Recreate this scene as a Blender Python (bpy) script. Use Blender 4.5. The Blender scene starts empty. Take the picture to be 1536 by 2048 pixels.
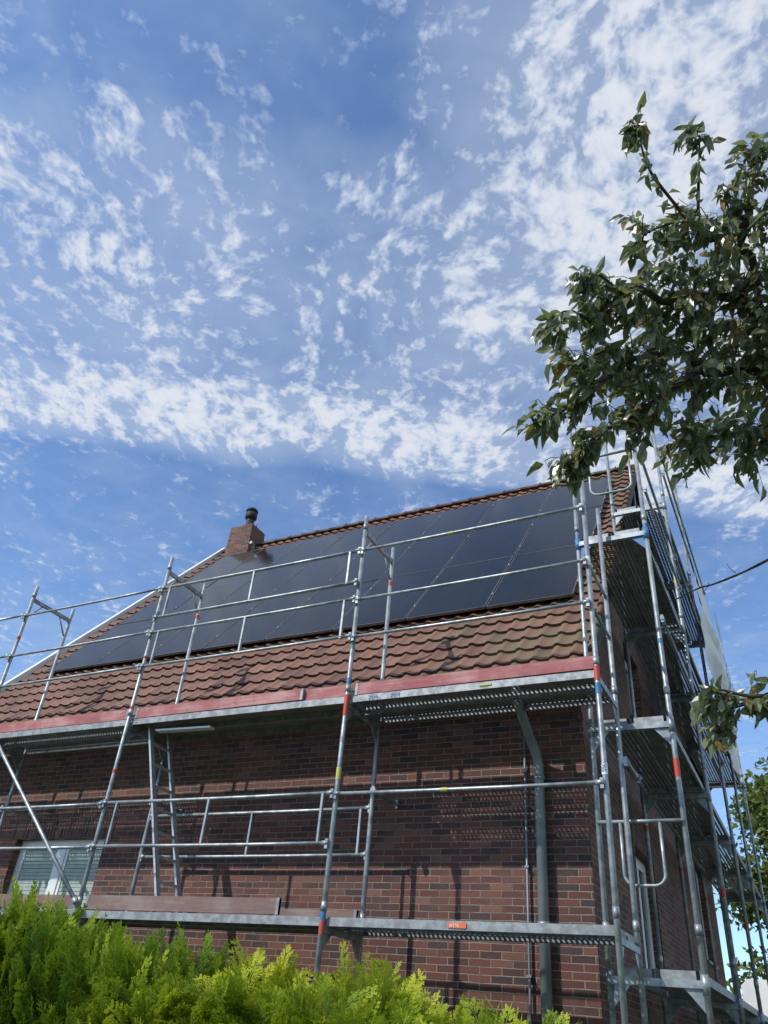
import bpy, math, random
import numpy as np
from mathutils import Vector, Matrix
random.seed(7); rng=np.random.default_rng(7)
scene=bpy.context.scene
COL=scene.collection
scene.view_settings.view_transform='Standard'; scene.view_settings.look='None'; scene.view_settings.exposure=0

# ------------------------------------------------------------------ camera
R=Vector((.8930,.4431,.0788)); F=Vector((-.4078,.7224,.5585)).normalized()
R=(R-F*R.dot(F)).normalized(); U=R.cross(F).normalized()
cam=bpy.data.cameras.new("camera"); camo=bpy.data.objects.new("camera",cam); COL.objects.link(camo)
M=Matrix((( R.x,U.x,-F.x,0),(R.y,U.y,-F.y,0),(R.z,U.z,-F.z,0),(0,0,0,1)))
camo.matrix_world=M
cam.sensor_fit='VERTICAL'; cam.sensor_height=36; cam.lens=27.03; cam.clip_end=3000; cam.clip_start=.05
scene.camera=camo
GZ=-1.6   # ground level (camera held 1.6 m above it)

# ------------------------------------------------------------------ light
to_sun=Vector((-.40,-.60,.70)).normalized()
sl=bpy.data.lights.new("sun",'SUN'); sl.energy=4.3; sl.angle=math.radians(.55); sl.color=(1,.95,.87)
so=bpy.data.objects.new("sun",sl); COL.objects.link(so)
so.rotation_euler=to_sun.to_track_quat('Z','Y').to_euler(); so.location=(-5,-12,14)

# ------------------------------------------------------------------ node helpers
class NT:
    def __init__(s,nt): s.nt=nt; s.n=nt.nodes; s.l=nt.links
    def new(s,t,**k):
        n=s.n.new(t)
        for a,b in k.items(): setattr(n,a,b)
        return n
    def inp(s,sock,v):
        if isinstance(v,bpy.types.NodeSocket): s.l.new(v,sock)
        elif v is not None: sock.default_value=v
    def math(s,op,a,b=None,c=None,clamp=False):
        n=s.new('ShaderNodeMath',operation=op,use_clamp=clamp); s.inp(n.inputs[0],a)
        if b is not None: s.inp(n.inputs[1],b)
        if c is not None: s.inp(n.inputs[2],c)
        return n.outputs[0]
    def sstep(s,v,a,b):
        n=s.new('ShaderNodeMapRange',interpolation_type='SMOOTHSTEP'); s.inp(n.inputs[0],v)
        n.inputs[1].default_value=a; n.inputs[2].default_value=b; return n.outputs[0]
    def comb(s,x,y,z=0.0):
        n=s.new('ShaderNodeCombineXYZ'); s.inp(n.inputs[0],x); s.inp(n.inputs[1],y); s.inp(n.inputs[2],z); return n.outputs[0]
    def sep(s,v):
        n=s.new('ShaderNodeSeparateXYZ'); s.inp(n.inputs[0],v); return n.outputs
    def noise(s,vec,scale,detail=4,rough=.5,dist=0.0):
        n=s.new('ShaderNodeTexNoise'); s.inp(n.inputs['Vector'],vec); n.inputs['Scale'].default_value=scale
        n.inputs['Detail'].default_value=detail; n.inputs['Roughness'].default_value=rough; n.inputs['Distortion'].default_value=dist
        return n.outputs['Fac']
    def ramp(s,v,stops):
        n=s.new('ShaderNodeValToRGB'); s.inp(n.inputs[0],v); e=n.color_ramp.elements
        while len(e)<len(stops): e.new(.5)
        for i,(p,c) in enumerate(stops):
            e[i].position=p; e[i].color=(*c,1) if len(c)==3 else c
        return n.outputs[0]
    def mix(s,f,a,b,mode='MIX'):
        n=s.new('ShaderNodeMix',data_type='RGBA',blend_type=mode); s.inp(n.inputs[0],f)
        for k,v in ((6,a),(7,b)):
            if isinstance(v,tuple): v=(*v,1) if len(v)==3 else v
            s.inp(n.inputs[k],v)
        return n.outputs[2]
    def bump(s,h,strength=.5,dist=.01):
        n=s.new('ShaderNodeBump'); s.inp(n.inputs['Height'],h); n.inputs['Strength'].default_value=strength; n.inputs['Distance'].default_value=dist
        return n.outputs[0]
def newmat(name):
    m=bpy.data.materials.new(name); m.use_nodes=True; t=NT(m.node_tree)
    return m,t,m.node_tree.nodes['Principled BSDF'],m.node_tree.nodes['Material Output']
def simple(name,c1,c2=None,rough=.5,metal=0.,scale=8,bump=0.,spec=.5,detail=4,coord='Object'):
    m,t,p,o=newmat(name)
    tc=t.new('ShaderNodeTexCoord').outputs[coord]
    c2=c2 or tuple(x*.7 for x in c1)
    nz=t.noise(tc,scale,detail,.6)
    f=t.sstep(nz,.35,.65)
    t.l.new(t.mix(f,c1,c2),p.inputs['Base Color'])
    t.inp(p.inputs['Roughness'],t.math('MULTIPLY_ADD',nz,.25,rough-.12,clamp=True))
    p.inputs['Metallic'].default_value=metal; p.inputs['Specular IOR Level'].default_value=spec
    if bump: t.l.new(t.bump(t.noise(tc,scale*6,3,.6),bump,.004),p.inputs['Normal'])
    return m

# ------------------------------------------------------------------ world: Nishita sky plus a high cloud layer (by direction)
w=bpy.data.worlds.new("World"); scene.world=w; w.use_nodes=True
t=NT(w.node_tree); bg=w.node_tree.nodes['Background']
sky=t.new('ShaderNodeTexSky',sky_type='NISHITA'); sky.sun_disc=False
sky.sun_elevation=math.asin(to_sun.z); sky.sun_rotation=math.atan2(to_sun.x,to_sun.y)%(2*math.pi)
sky.air_density=1.0; sky.dust_density=.4; sky.ozone_density=2.2
gen=t.new('ShaderNodeTexCoord').outputs['Generated']
x,y,z=t.sep(gen)
zz=t.math('MAXIMUM',z,.06)
px=t.math('DIVIDE',x,zz); py=t.math('DIVIDE',y,zz)
p3=t.comb(px,py,0.)
def warp(vec,scale,amp,detail=2):
    wn=t.new('ShaderNodeTexNoise'); t.l.new(vec,wn.inputs['Vector']); wn.inputs['Scale'].default_value=scale; wn.inputs['Detail'].default_value=detail
    wv=t.new('ShaderNodeVectorMath',operation='MULTIPLY_ADD'); t.l.new(wn.outputs['Color'],wv.inputs[0]); wv.inputs[1].default_value=(amp,amp,0); wv.inputs[2].default_value=(-amp/2,-amp/2,0)
    wa=t.new('ShaderNodeVectorMath',operation='ADD'); t.l.new(wv.outputs[0],wa.inputs[0]); t.l.new(vec,wa.inputs[1]); return wa.outputs[0]
q1=warp(p3,3.,.12); q2=warp(q1,24.,.016)
qx,qy,_=t.sep(q1)
al=t.math('ADD',t.math('MULTIPLY',qx,.85),t.math('MULTIPLY',qy,.525))     # along the cloud band
pe=t.math('ADD',t.math('MULTIPLY',qx,-.525),t.math('MULTIPLY',qy,.85))    # across it
rx,ry,_=t.sep(q2)
al2=t.math('ADD',t.math('MULTIPLY',rx,.85),t.math('MULTIPLY',ry,.525)); pe2=t.math('ADD',t.math('MULTIPLY',rx,-.525),t.math('MULTIPLY',ry,.85))
n1=t.noise(t.comb(t.math('MULTIPLY',al,13),t.math('MULTIPLY',pe,5.5),1.3),1.0,2,.5,.0)       # groups of puffs
n5=t.noise(t.comb(t.math('MULTIPLY',al2,36),t.math('MULTIPLY',pe2,29),2.3),1.0,2,.5,.0)      # puffs
n2=t.noise(t.comb(t.math('MULTIPLY',al2,100),t.math('MULTIPLY',pe2,90.),4.1),1.0,4,.6,.1)    # ragged edges
n3=t.noise(p3,2.8,2,.5); n4=t.noise(q1,7.,3,.6,.3)
nn=t.math('ADD',t.math('ADD',t.math('MULTIPLY',n1,.34),t.math('MULTIPLY',n5,.46)),t.math('MULTIPLY',n2,.20))
bandc=t.math('MULTIPLY',t.math('MULTIPLY',t.sstep(pe,.98,1.18),t.math('SUBTRACT',1.,t.sstep(pe,1.24,1.46))),.98)
rightc=t.math('MULTIPLY',t.math('MULTIPLY',t.sstep(al,-.26,.26),t.math('SUBTRACT',1.,t.sstep(pe,.88,1.10))),.94)
puffc=t.math('MULTIPLY',t.math('MULTIPLY',t.sstep(pe,.44,.66),t.math('SUBTRACT',1.,t.sstep(pe,1.3,1.4))),.68)
farc=t.math('MULTIPLY',t.sstep(pe,1.5,2.2),.45)
cov=t.math('MAXIMUM',t.math('MAXIMUM',bandc,rightc),t.math('MAXIMUM',puffc,t.math('MAXIMUM',farc,.38)))
cov=t.math('ADD',cov,t.math('MULTIPLY',t.math('SUBTRACT',n3,.5),.34))
dv=t.math('ADD',nn,t.math('MULTIPLY',cov,.34))
lowf=t.sstep(z,.07,.25)
dens=t.sstep(dv,.63,.88)
haze=t.math('MULTIPLY',t.sstep(t.math('ADD',t.math('MULTIPLY',n4,.5),t.math('MULTIPLY',cov,.8)),.40,1.0),.50)
dd=t.math('MULTIPLY',t.math('MULTIPLY',t.math('MAXIMUM',dens,haze),.90),lowf)
thick=t.sstep(dv,.72,.95)
ccol=t.mix(thick,(4.1,4.8,6.0),(5.8,6.0,6.4))
skyc=t.mix(1.0,sky.outputs[0],(.98,1.16,1.36),'MULTIPLY')
t.l.new(t.mix(dd,skyc,ccol),bg.inputs['Color']); bg.inputs['Strength'].default_value=.14

# ------------------------------------------------------------------ mesh helpers
class MB:
    def __init__(s): s.v=[];s.f=[];s.m=[];s.s=[]
    def add(s,vs,fs,mat=0,smooth=False):
        b=len(s.v); s.v+= [tuple(v) for v in vs]
        for f in fs: s.f.append(tuple(b+i for i in f)); s.m.append(mat); s.s.append(smooth)
    def box(s,a,b,mat=0):
        x0,y0,z0=[min(p,q) for p,q in zip(a,b)]; x1,y1,z1=[max(p,q) for p,q in zip(a,b)]
        s.add([(x0,y0,z0),(x1,y0,z0),(x1,y1,z0),(x0,y1,z0),(x0,y0,z1),(x1,y0,z1),(x1,y1,z1),(x0,y1,z1)],
              [(0,3,2,1),(4,5,6,7),(0,1,5,4),(1,2,6,5),(2,3,7,6),(3,0,4,7)],mat)
    def beam(s,p0,p1,wd,ht,mat=0,up=(0,0,1)):
        p0=Vector(p0);p1=Vector(p1);d=(p1-p0).normalized();u=Vector(up)
        sd=d.cross(u)
        if sd.length<1e-4: sd=d.cross(Vector((0,1,0)))
        sd.normalize(); u=sd.cross(d)
        vs=[]
        for p in(p0,p1):
            for a,b in((-1,-1),(1,-1),(1,1),(-1,1)): vs.append(p+sd*a*wd/2+u*b*ht/2)
        s.add(vs,[(0,1,2,3),(7,6,5,4),(0,4,5,1),(1,5,6,2),(2,6,7,3),(3,7,4,0)],mat)
    def pipe(s,pts,r,seg=10,mat=0,cap=True):
        pts=[Vector(p) for p in pts]; n=len(pts)
        rs=r if isinstance(r,(list,tuple)) else [r]*n
        d0=(pts[1]-pts[0]).normalized(); ref=Vector((0,0,1)) if abs(d0.z)<.9 else Vector((1,0,0))
        sd=d0.cross(ref).normalized(); vs=[]
        for i,p in enumerate(pts):
            d=(pts[min(i+1,n-1)]-pts[max(i-1,0)])
            if d.length<1e-6: d=d0
            d.normalize(); sd=(sd-d*sd.dot(d)).normalized(); up=d.cross(sd)
            for k in range(seg):
                a=2*math.pi*k/seg; vs.append(p+(sd*math.cos(a)+up*math.sin(a))*rs[i])
        fs=[]
        for i in range(n-1):
            for k in range(seg):
                fs.append((i*seg+k,i*seg+(k+1)%seg,(i+1)*seg+(k+1)%seg,(i+1)*seg+k))
        s.add(vs,fs,mat,True)
        if cap:
            b=len(s.v)-len(vs)
            s.f.append(tuple(b+k for k in range(seg))[::-1]); s.m.append(mat); s.s.append(False)
            s.f.append(tuple(b+(n-1)*seg+k for k in range(seg))); s.m.append(mat); s.s.append(False)
    def mesh(s,name,mats):
        me=bpy.data.meshes.new(name); me.from_pydata(s.v,[],s.f)
        for m in mats: me.materials.append(m)
        me.polygons.foreach_set('material_index',s.m); me.polygons.foreach_set('use_smooth',s.s); me.update()
        return me
    def obj(s,name,mats,parent=None):
        return mk(name,s.mesh(name,mats),parent)
def mk(name,data,parent=None):
    o=bpy.data.objects.new(name,data); COL.objects.link(o)
    if parent: o.parent=parent
    return o
def top(o,label,cat,group=None,kind=None):
    o["label"]=label; o["category"]=cat
    if group: o["group"]=group
    if kind: o["kind"]=kind
    return o
def npmesh(name,V,Fc,mat,attr=None,smooth=False):
    me=bpy.data.meshes.new(name); me.from_pydata(V.tolist(),[],Fc.tolist()); me.materials.append(mat)
    if attr is not None:
        a=me.attributes.new('tint','FLOAT','POINT'); a.data.foreach_set('value',attr.astype(np.float32))
    if smooth: me.polygons.foreach_set('use_smooth',[True]*len(me.polygons))
    me.update(); return me
def text_mesh(body,size,mat):
    c=bpy.data.curves.new('lettering','FONT'); c.body=body; c.size=size; c.extrude=.001
    o=bpy.data.objects.new('lettering_tmp',c); COL.objects.link(o)
    dg=bpy.context.evaluated_depsgraph_get(); me=bpy.data.meshes.new_from_object(o.evaluated_get(dg))
    bpy.data.objects.remove(o); me.materials.clear(); me.materials.append(mat); return me

# ------------------------------------------------------------------ materials
galv=simple('galvanised_steel',(.36,.39,.40),(.19,.22,.24),rough=.45,metal=.5,scale=9,bump=.15)
galv2=simple('galvanised_steel_dull',(.30,.32,.33),(.19,.2,.21),rough=.55,metal=.4,scale=14,bump=.15)
alu=simple('aluminium',(.5,.51,.52),(.38,.39,.4),rough=.4,metal=.5,scale=20)
zinc=simple('zinc_sheet',(.24,.27,.28),(.17,.20,.22),rough=.5,metal=.4,scale=4)
pred=simple('red_tape',(.5,.05,.03),(.4,.06,.04),rough=.5)
pyel=simple('yellow_tape',(.50,.48,.10),(.42,.40,.12),rough=.6)
pblu=simple('blue_paint',(.03,.14,.33),(.06,.18,.34),rough=.5,scale=20)
pteal=simple('teal_paint',(.03,.2,.22),(.1,.25,.25),rough=.5,scale=20)
white=simple('white_plastic',(.75,.76,.76),(.65,.66,.66),rough=.35,scale=3)
whiteboard=simple('painted_verge_board',(.72,.72,.7),(.6,.6,.58),rough=.5,scale=3)
dark=simple('black_metal',(.02,.02,.022),(.035,.035,.035),rough=.65,scale=6,spec=.3)
bark=simple('tree_bark',(.085,.062,.045),(.04,.032,.025),rough=.85,scale=25,bump=.6)
def wood(name,c1,c2,scuff):
    m,t,p,o=newmat(name); tc=t.new('ShaderNodeTexCoord').outputs['Object']
    x,y,z=t.sep(tc); v=t.comb(t.math('MULTIPLY',x,1.5),t.math('MULTIPLY',y,30),t.math('MULTIPLY',z,30))
    g=t.noise(v,1.,6,.65,.6); b=t.noise(tc,3.,4,.6)
    c=t.mix(t.sstep(g,.35,.7),c1,c2)
    c=t.mix(t.math('MULTIPLY',t.sstep(t.math('ADD',t.math('MULTIPLY',b,.55),t.math('MULTIPLY',g,.45)),.44,.62),.75),c,scuff)
    t.l.new(c,p.inputs['Base Color']); p.inputs['Roughness'].default_value=.8
    t.l.new(t.bump(g,.6,.005),p.inputs['Normal']); return m
pink=wood('red_painted_plank',(.36,.12,.12),(.25,.065,.075),(.50,.30,.28))
pink2=wood('weathered_grey_brown_plank',(.19,.115,.105),(.13,.08,.075),(.27,.215,.19))
ply=simple('plywood_deck',(.20,.185,.16),(.14,.13,.115),rough=.8,scale=3,bump=.2)
def perf():
    m,t,p,o=newmat('perforated_steel'); tc=t.new('ShaderNodeTexCoord').outputs['Object']
    x,y,z=t.sep(tc); s=1/.045
    def cell(a,b,off):
        u=t.math('SUBTRACT',t.math('FRACT',t.math('ADD',t.math('MULTIPLY',a,s),off)),.5)
        v=t.math('SUBTRACT',t.math('FRACT',t.math('ADD',t.math('MULTIPLY',b,s),off)),.5)
        return t.math('SQRT',t.math('ADD',t.math('MULTIPLY',u,u),t.math('MULTIPLY',v,v)))
    d=cell(x,y,0.)
    hole=t.math('LESS_THAN',d,.24)
    p.inputs['Metallic'].default_value=.3; p.inputs['Roughness'].default_value=.6
    nz=t.noise(tc,6,3,.6); t.l.new(t.mix(t.sstep(nz,.35,.65),(.22,.23,.235),(.13,.14,.145)),p.inputs['Base Color'])
    t.l.new(t.bump(t.sstep(d,.24,.45),.6,.004),p.inputs['Normal'])
    tr=t.new('ShaderNodeBsdfTransparent'); mx=t.new('ShaderNodeMixShader')
    t.l.new(hole,mx.inputs[0]); t.l.new(p.outputs[0],mx.inputs[1]); t.l.new(tr.outputs[0],mx.inputs[2]); t.l.new(mx.outputs[0],o.inputs[0])
    return m
perfm=perf()
def brickmat(name,soldier=False,light=1.0):
    m,t,p,o=newmat(name)
    g=t.new('ShaderNodeNewGeometry'); x,y,z=t.sep(g.outputs['Position']); nx,ny,nz=t.sep(g.outputs['True Normal'])
    side=t.math('GREATER_THAN',t.math('ABSOLUTE',nx),.6)
    u=t.math('ADD',t.math('MULTIPLY',side,y),t.math('MULTIPLY',t.math('SUBTRACT',1.,side),x))
    wob=t.noise(g.outputs['Position'],4.,2,.5)
    wob2=t.noise(g.outputs['Position'],14.,2,.5)
    zz=t.math('ADD',t.math('ADD',z,t.math('MULTIPLY',wob,.010)),t.math('MULTIPLY',wob2,.005))
    u=t.math('ADD',u,t.math('MULTIPLY',wob2,.010))
    vec=t.comb(zz,u,0.) if soldier else t.comb(u,zz,0.)
    b=t.new('ShaderNodeTexBrick'); t.l.new(vec,b.inputs['Vector']); b.offset=0. if soldier else .5
    b.inputs['Color1'].default_value=(0,0,0,1); b.inputs['Color2'].default_value=(1,1,1,1); b.inputs['Mortar'].default_value=(.5,.5,.5,1)
    b.inputs['Scale'].default_value=1; b.inputs['Brick Width'].default_value=.215; b.inputs['Row Height'].default_value=.064
    b.inputs['Mortar Size'].default_value=.0055; b.inputs['Mortar Smooth'].default_value=.35; b.inputs['Bias'].default_value=0
    fine=t.noise(g.outputs['Position'],60,4,.7); big=t.noise(g.outputs['Position'],.8,3,.55); mid=t.noise(g.outputs['Position'],5,4,.65)
    sel=t.math('ADD',b.outputs['Color'],t.math('MULTIPLY',t.math('SUBTRACT',fine,.5),.6))
    L=light
    c=t.ramp(sel,[(p_,tuple(q*L for q in c_)) for p_,c_ in [(0.,(.045,.028,.030)),(.16,(.065,.032,.031)),(.36,(.092,.036,.030)),(.66,(.122,.043,.034)),(.86,(.148,.056,.040)),(1.,(.17,.080,.056))]])
    c=t.mix(t.sstep(big,.4,.7),c,t.mix(1.,c,(.8,.8,.82),'MULTIPLY'))
    c=t.mix(t.math('MULTIPLY',t.sstep(mid,.48,.75),.34),c,(.115,.08,.07))
    c=t.mix(1.,c,t.mix(fine,(.72,.72,.72),(1.28,1.28,1.28)),'MULTIPLY')
    mort=t.mix(t.sstep(t.math('ADD',t.math('MULTIPLY',fine,.5),t.math('MULTIPLY',mid,.5)),.38,.62),(.26,.215,.17),(.13,.108,.088))
    t.l.new(t.mix(b.outputs['Fac'],c,mort),p.inputs['Base Color']); p.inputs['Roughness'].default_value=.85
    h=t.math('ADD',t.math('MULTIPLY',b.outputs['Fac'],-1.),t.math('MULTIPLY',fine,.6))
    t.l.new(t.bump(h,.8,.009),p.inputs['Normal']); return m
brick=brickmat('red_brick'); soldier=brickmat('soldier_brick',True); chbrick=brickmat('chimney_brick',False,1.1)
def tilemat():
    m,t,p,o=newmat('clay_roof_tile'); g=t.new('ShaderNodeNewGeometry').outputs['Position']
    a=t.new('ShaderNodeAttribute',attribute_name='tint').outputs['Fac']
    f=t.noise(g,30,4,.65); big=t.noise(g,1.6,3,.6); x,y,z=t.sep(g)
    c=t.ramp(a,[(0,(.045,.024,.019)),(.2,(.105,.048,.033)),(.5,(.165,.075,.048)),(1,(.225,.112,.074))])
    c=t.mix(t.math('MULTIPLY',t.sstep(f,.45,.70),.42),c,(.095,.068,.052))
    moss=t.math('MULTIPLY',t.sstep(t.math('ADD',big,t.math('MULTIPLY',f,.6)),.70,.92),t.math('ADD',t.math('MULTIPLY',t.sstep(x,-4.8,-2.),.6),.03))
    c=t.mix(moss,c,(.115,.108,.05))
    t.l.new(c,p.inputs['Base Color']); p.inputs['Roughness'].default_value=.7
    t.l.new(t.bump(f,.4,.004),p.inputs['Normal']); return m
tilem=tilemat()
def panelmat():
    m,t,p,o=newmat('solar_glass'); tc=t.new('ShaderNodeTexCoord').outputs['Object']
    b=t.new('ShaderNodeTexBrick'); t.l.new(tc,b.inputs['Vector']); b.offset=0; b.inputs['Scale'].default_value=1
    b.inputs['Brick Width'].default_value=.185; b.inputs['Row Height'].default_value=.0475; b.inputs['Mortar Size'].default_value=.0018
    b.inputs['Color1'].default_value=(.011,.010,.010,1); b.inputs['Color2'].default_value=(.014,.013,.012,1); b.inputs['Mortar'].default_value=(.032,.031,.031,1)
    t.l.new(b.outputs['Color'],p.inputs['Base Color'])
    p.inputs['IOR'].default_value=1.36
    nz=t.noise(tc,2.5,3,.5); t.inp(p.inputs['Roughness'],t.math('MULTIPLY_ADD',nz,.12,.06)); return m
solarm=panelmat()
framem=simple('black_frame_painted_sheen',(.15,.15,.155),(.10,.10,.105),rough=.35,metal=.4)  # black frames; reflected light is put into the colour as a lighter grey
def glassmat():
    m,t,p,o=newmat('window_glass'); tc=t.new('ShaderNodeTexCoord').outputs['Object']
    t.l.new(t.mix(t.noise(tc,3,2),(.02,.025,.028),(.05,.06,.06)),p.inputs['Base Color']); p.inputs['Roughness'].default_value=.04; return m
winglass=glassmat()
def grassmat():
    m,t,p,o=newmat('grass'); g=t.new('ShaderNodeNewGeometry').outputs['Position']
    f=t.noise(g,9,6,.7); b=t.noise(g,.4,4,.5)
    c=t.mix(f,(.035,.06,.015),(.08,.11,.03)); c=t.mix(t.sstep(b,.4,.7),c,(.10,.10,.045))
    t.l.new(c,p.inputs['Base Color']); p.inputs['Roughness'].default_value=.9
    t.l.new(t.bump(f,.8,.03),p.inputs['Normal']); return m
grass=grassmat()
def leafmat(name,stops,transl=.3,rough=.42,spec=.4,tcol=(.12,.2,.03)):
    m,t,p,o=newmat(name); a=t.new('ShaderNodeAttribute',attribute_name='tint').outputs['Fac']
    g=t.new('ShaderNodeNewGeometry')
    c=t.ramp(a,stops)
    if 'cherry' in name:
        nz=t.noise(g.outputs['Position'],30,2,.6); c=t.mix(t.math('MULTIPLY',nz,.5),c,t.mix(1.,c,(.6,.65,.6),'MULTIPLY'))
        c=t.mix(t.math('MULTIPLY',g.outputs['Backfacing'],.65),c,(.30,.32,.21))
    t.l.new(c,p.inputs['Base Color']); p.inputs['Roughness'].default_value=rough; p.inputs['Specular IOR Level'].default_value=spec
    tr=t.new('ShaderNodeBsdfTranslucent'); t.l.new(t.mix(.5,c,tcol),tr.inputs[0])
    mx=t.new('ShaderNodeMixShader'); mx.inputs[0].default_value=transl
    t.l.new(p.outputs[0],mx.inputs[1]); t.l.new(tr.outputs[0],mx.inputs[2]); t.l.new(mx.outputs[0],o.inputs[0]); return m
cherryleaf=leafmat('cherry_leaf',[(0,(.055,.078,.032)),(.45,(.105,.135,.062)),(.90,(.20,.225,.12)),(.95,(.42,.25,.06)),(1,(.34,.16,.05))],.36,.33,.8,(.27,.33,.08))
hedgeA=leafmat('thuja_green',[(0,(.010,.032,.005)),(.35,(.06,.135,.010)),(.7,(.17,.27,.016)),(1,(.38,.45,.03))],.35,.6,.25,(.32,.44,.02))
hedgeB=leafmat('thuja_golden',[(0,(.012,.036,.005)),(.3,(.08,.16,.010)),(.65,(.25,.34,.018)),(1,(.52,.54,.04))],.35,.6,.25,(.40,.47,.02))
farleaf=leafmat('far_leaf',[(0,(.04,.06,.015)),(.5,(.10,.14,.03)),(1,(.2,.22,.05))],.3,.55,.3)

# ------------------------------------------------------------------ ground
mb=MB(); mb.add([(-900,-900,GZ),(900,-900,GZ),(900,900,GZ),(-900,900,GZ)],[(0,1,2,3)])
g=mb.obj('ground',[grass]); top(g,"flat garden lawn around the brick house","ground",kind="structure")

# ------------------------------------------------------------------ house
XL,XR=-11.5,-1.81; YF,YB=7.75,17.75; YR=12.75; MS=1.183; C0=-5.38
th=math.atan(MS); SV=Vector((0,math.cos(th),math.sin(th))); NV=Vector((0,-math.sin(th),math.cos(th)))
def roofz(y): return MS*y+C0 if y<=YR else MS*(2*YR-y)+C0
house=mk('brick_house',None); house.location=(0,0,0)
top(house,"red brick house with steep tiled roof and chimney","house")
ZE=3.55
front_op=[(-9.62,-8.0,.3,1.78)]
side_op=[(9.95,11.15,.65,2.05),(15.4,16.5,1.4,2.9),(9.9,11.0,-1.0,.15)]
gab_op=[(10.55,11.6,3.85,4.95)]
wmb=MB()
def wallgrid(u0,u1,z0,z1,ops,P,depth=.14):
    us=sorted({u0,u1,*[o[0] for o in ops],*[o[1] for o in ops]}); zs=sorted({z0,z1,*[o[2] for o in ops],*[o[3] for o in ops]})
    for i in range(len(us)-1):
        for j in range(len(zs)-1):
            cu=(us[i]+us[i+1])/2; cz=(zs[j]+zs[j+1])/2
            if any(o[0]<cu<o[1] and o[2]<cz<o[3] for o in ops): continue
            wmb.add([P(us[i],0,zs[j]),P(us[i+1],0,zs[j]),P(us[i+1],0,zs[j+1]),P(us[i],0,zs[j+1])],[(0,1,2,3)])
def reveal(o,P,depth=.16):
    a,b,c,d=o
    for (ua,za,ub,zb) in((a,c,b,c),(b,c,b,d),(b,d,a,d),(a,d,a,c)):
        wmb.add([P(ua,0,za),P(ub,0,zb),P(ub,depth,zb),P(ua,depth,za)],[(0,1,2,3)])
PF=lambda u,w_,z:(u,YF+w_,z)
PS=lambda u,w_,z:(XR-w_,u,z)
wallgrid(XL,XR,GZ,ZE,front_op,PF); [reveal(o,PF) for o in front_op]
wallgrid(YF,YB,GZ,ZE,side_op,PS); [reveal(o,PS) for o in side_op]
zr=lambda yy: roofz(yy)-.22
cols=[YF,10.55,11.6,YR,YB]
for a,b in zip(cols[:-1],cols[1:]):
    if (a,b)==(10.55,11.6):
        o=gab_op[0]
        wmb.add([PS(a,0,ZE),PS(b,0,ZE),PS(b,0,o[2]),PS(a,0,o[2])],[(0,1,2,3)])
        wmb.add([PS(a,0,o[3]),PS(b,0,o[3]),PS(b,0,zr(b)),PS(a,0,zr(a))],[(0,1,2,3)])
    else:
        wmb.add([PS(a,0,ZE),PS(b,0,ZE),PS(b,0,zr(b)),PS(a,0,zr(a))],[(0,1,2,3)])
[reveal(o,PS) for o in gab_op]
wmb.add([(XL,YF,GZ),(XL,YB,GZ),(XL,YB,zr(YB)),(XL,YR,zr(YR)),(XL,YF,zr(YF))],[(0,1,2,3,4)])
wmb.add([(XL,YB,GZ),(XR,YB,GZ),(XR,YB,ZE),(XL,YB,ZE)],[(0,1,2,3)])
wmb.add([(XL,YF+.01,ZE),(XR,YF+.01,ZE),(XR,YB,ZE),(XL,YB,ZE)],[(0,1,2,3)])
for i in range(4):
    pr=.035*(i+1); z0=2.81+i*.067
    wmb.box((XR-.55+.0*i,YF-pr,z0),(XR+.012,YF-.002,z0+.0665))
wall=wmb.obj('wall',[brick],house)
for a,b in (((-9.75,YF-.004,1.785),(-7.88,YF+.03,2.02)),((XR-.03,9.85,2.055),(XR+.004,11.25,2.28)),((XR-.03,15.3,2.905),(XR+.004,16.6,3.13)),((XR-.03,10.45,4.955),(XR+.004,11.7,5.18)),((XR-.03,9.8,.155),(XR+.004,11.1,.38))):
    lm=MB(); lm.box(a,b); lm.obj('lintel',[soldier],house)
blind=simple('pale_green_blind',(.36,.43,.37),(.3,.37,.32),rough=.6)
def window(o,P,shutter):
    e=mk('window',None,house); a,b,c,d=o; r=.11
    def bx(mbb,u0,u1,w0,w1,z0,z1,mat=0):
        p=P(u0,w0,z0); q=P(u1,w1,z1); mbb.box(p,q,mat)
    fm=MB(); fw=.065
    bx(fm,a,b,r,r+.06,d-fw,d); bx(fm,a,b,r,r+.06,c,c+fw); bx(fm,a,a+fw,r,r+.06,c+fw,d-fw); bx(fm,b-fw,b,r,r+.06,c+fw,d-fw)
    m_=(a+b)/2; bx(fm,m_-.06,m_+.06,r-.01,r+.055,c+fw,d-fw)
    for s0,s1 in((a+fw,m_-.06),(m_+.06,b-fw)):
        bx(fm,s0,s1,r+.005,r+.05,d-fw-.05,d-fw); bx(fm,s0,s1,r+.005,r+.05,c+fw,c+fw+.05)
        bx(fm,s0,s0+.045,r+.005,r+.05,c+fw+.05,d-fw-.05); bx(fm,s1-.045,s1,r+.005,r+.05,c+fw+.05,d-fw-.05)
    fm.obj('frame',[white],e)
    gm=MB(); bx(gm,a+.05,b-.05,r+.03,r+.036,c+.05,d-.05); gm.obj('pane',[winglass],e)
    sm=MB(); bx(sm,a-.04,b+.04,-.04,r,c-.05,c-.003); sm.obj('sill',[zinc],e)
    if shutter:
        for s0,s1 in((a+.12,m_-.115),(m_+.115,b-.12)):
            bm=MB(); z=d-.12; k=0
            while z>d-shutter:
                bx(bm,s0,s1,r+.012+.004*(k%2),r+.026,z-.043,z-.003)
                z-=.045;k+=1
            bm.obj('blind',[blind],e)
window(front_op[0],PF,1.1)
for o in side_op+gab_op: window(o,PS,0)

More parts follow.
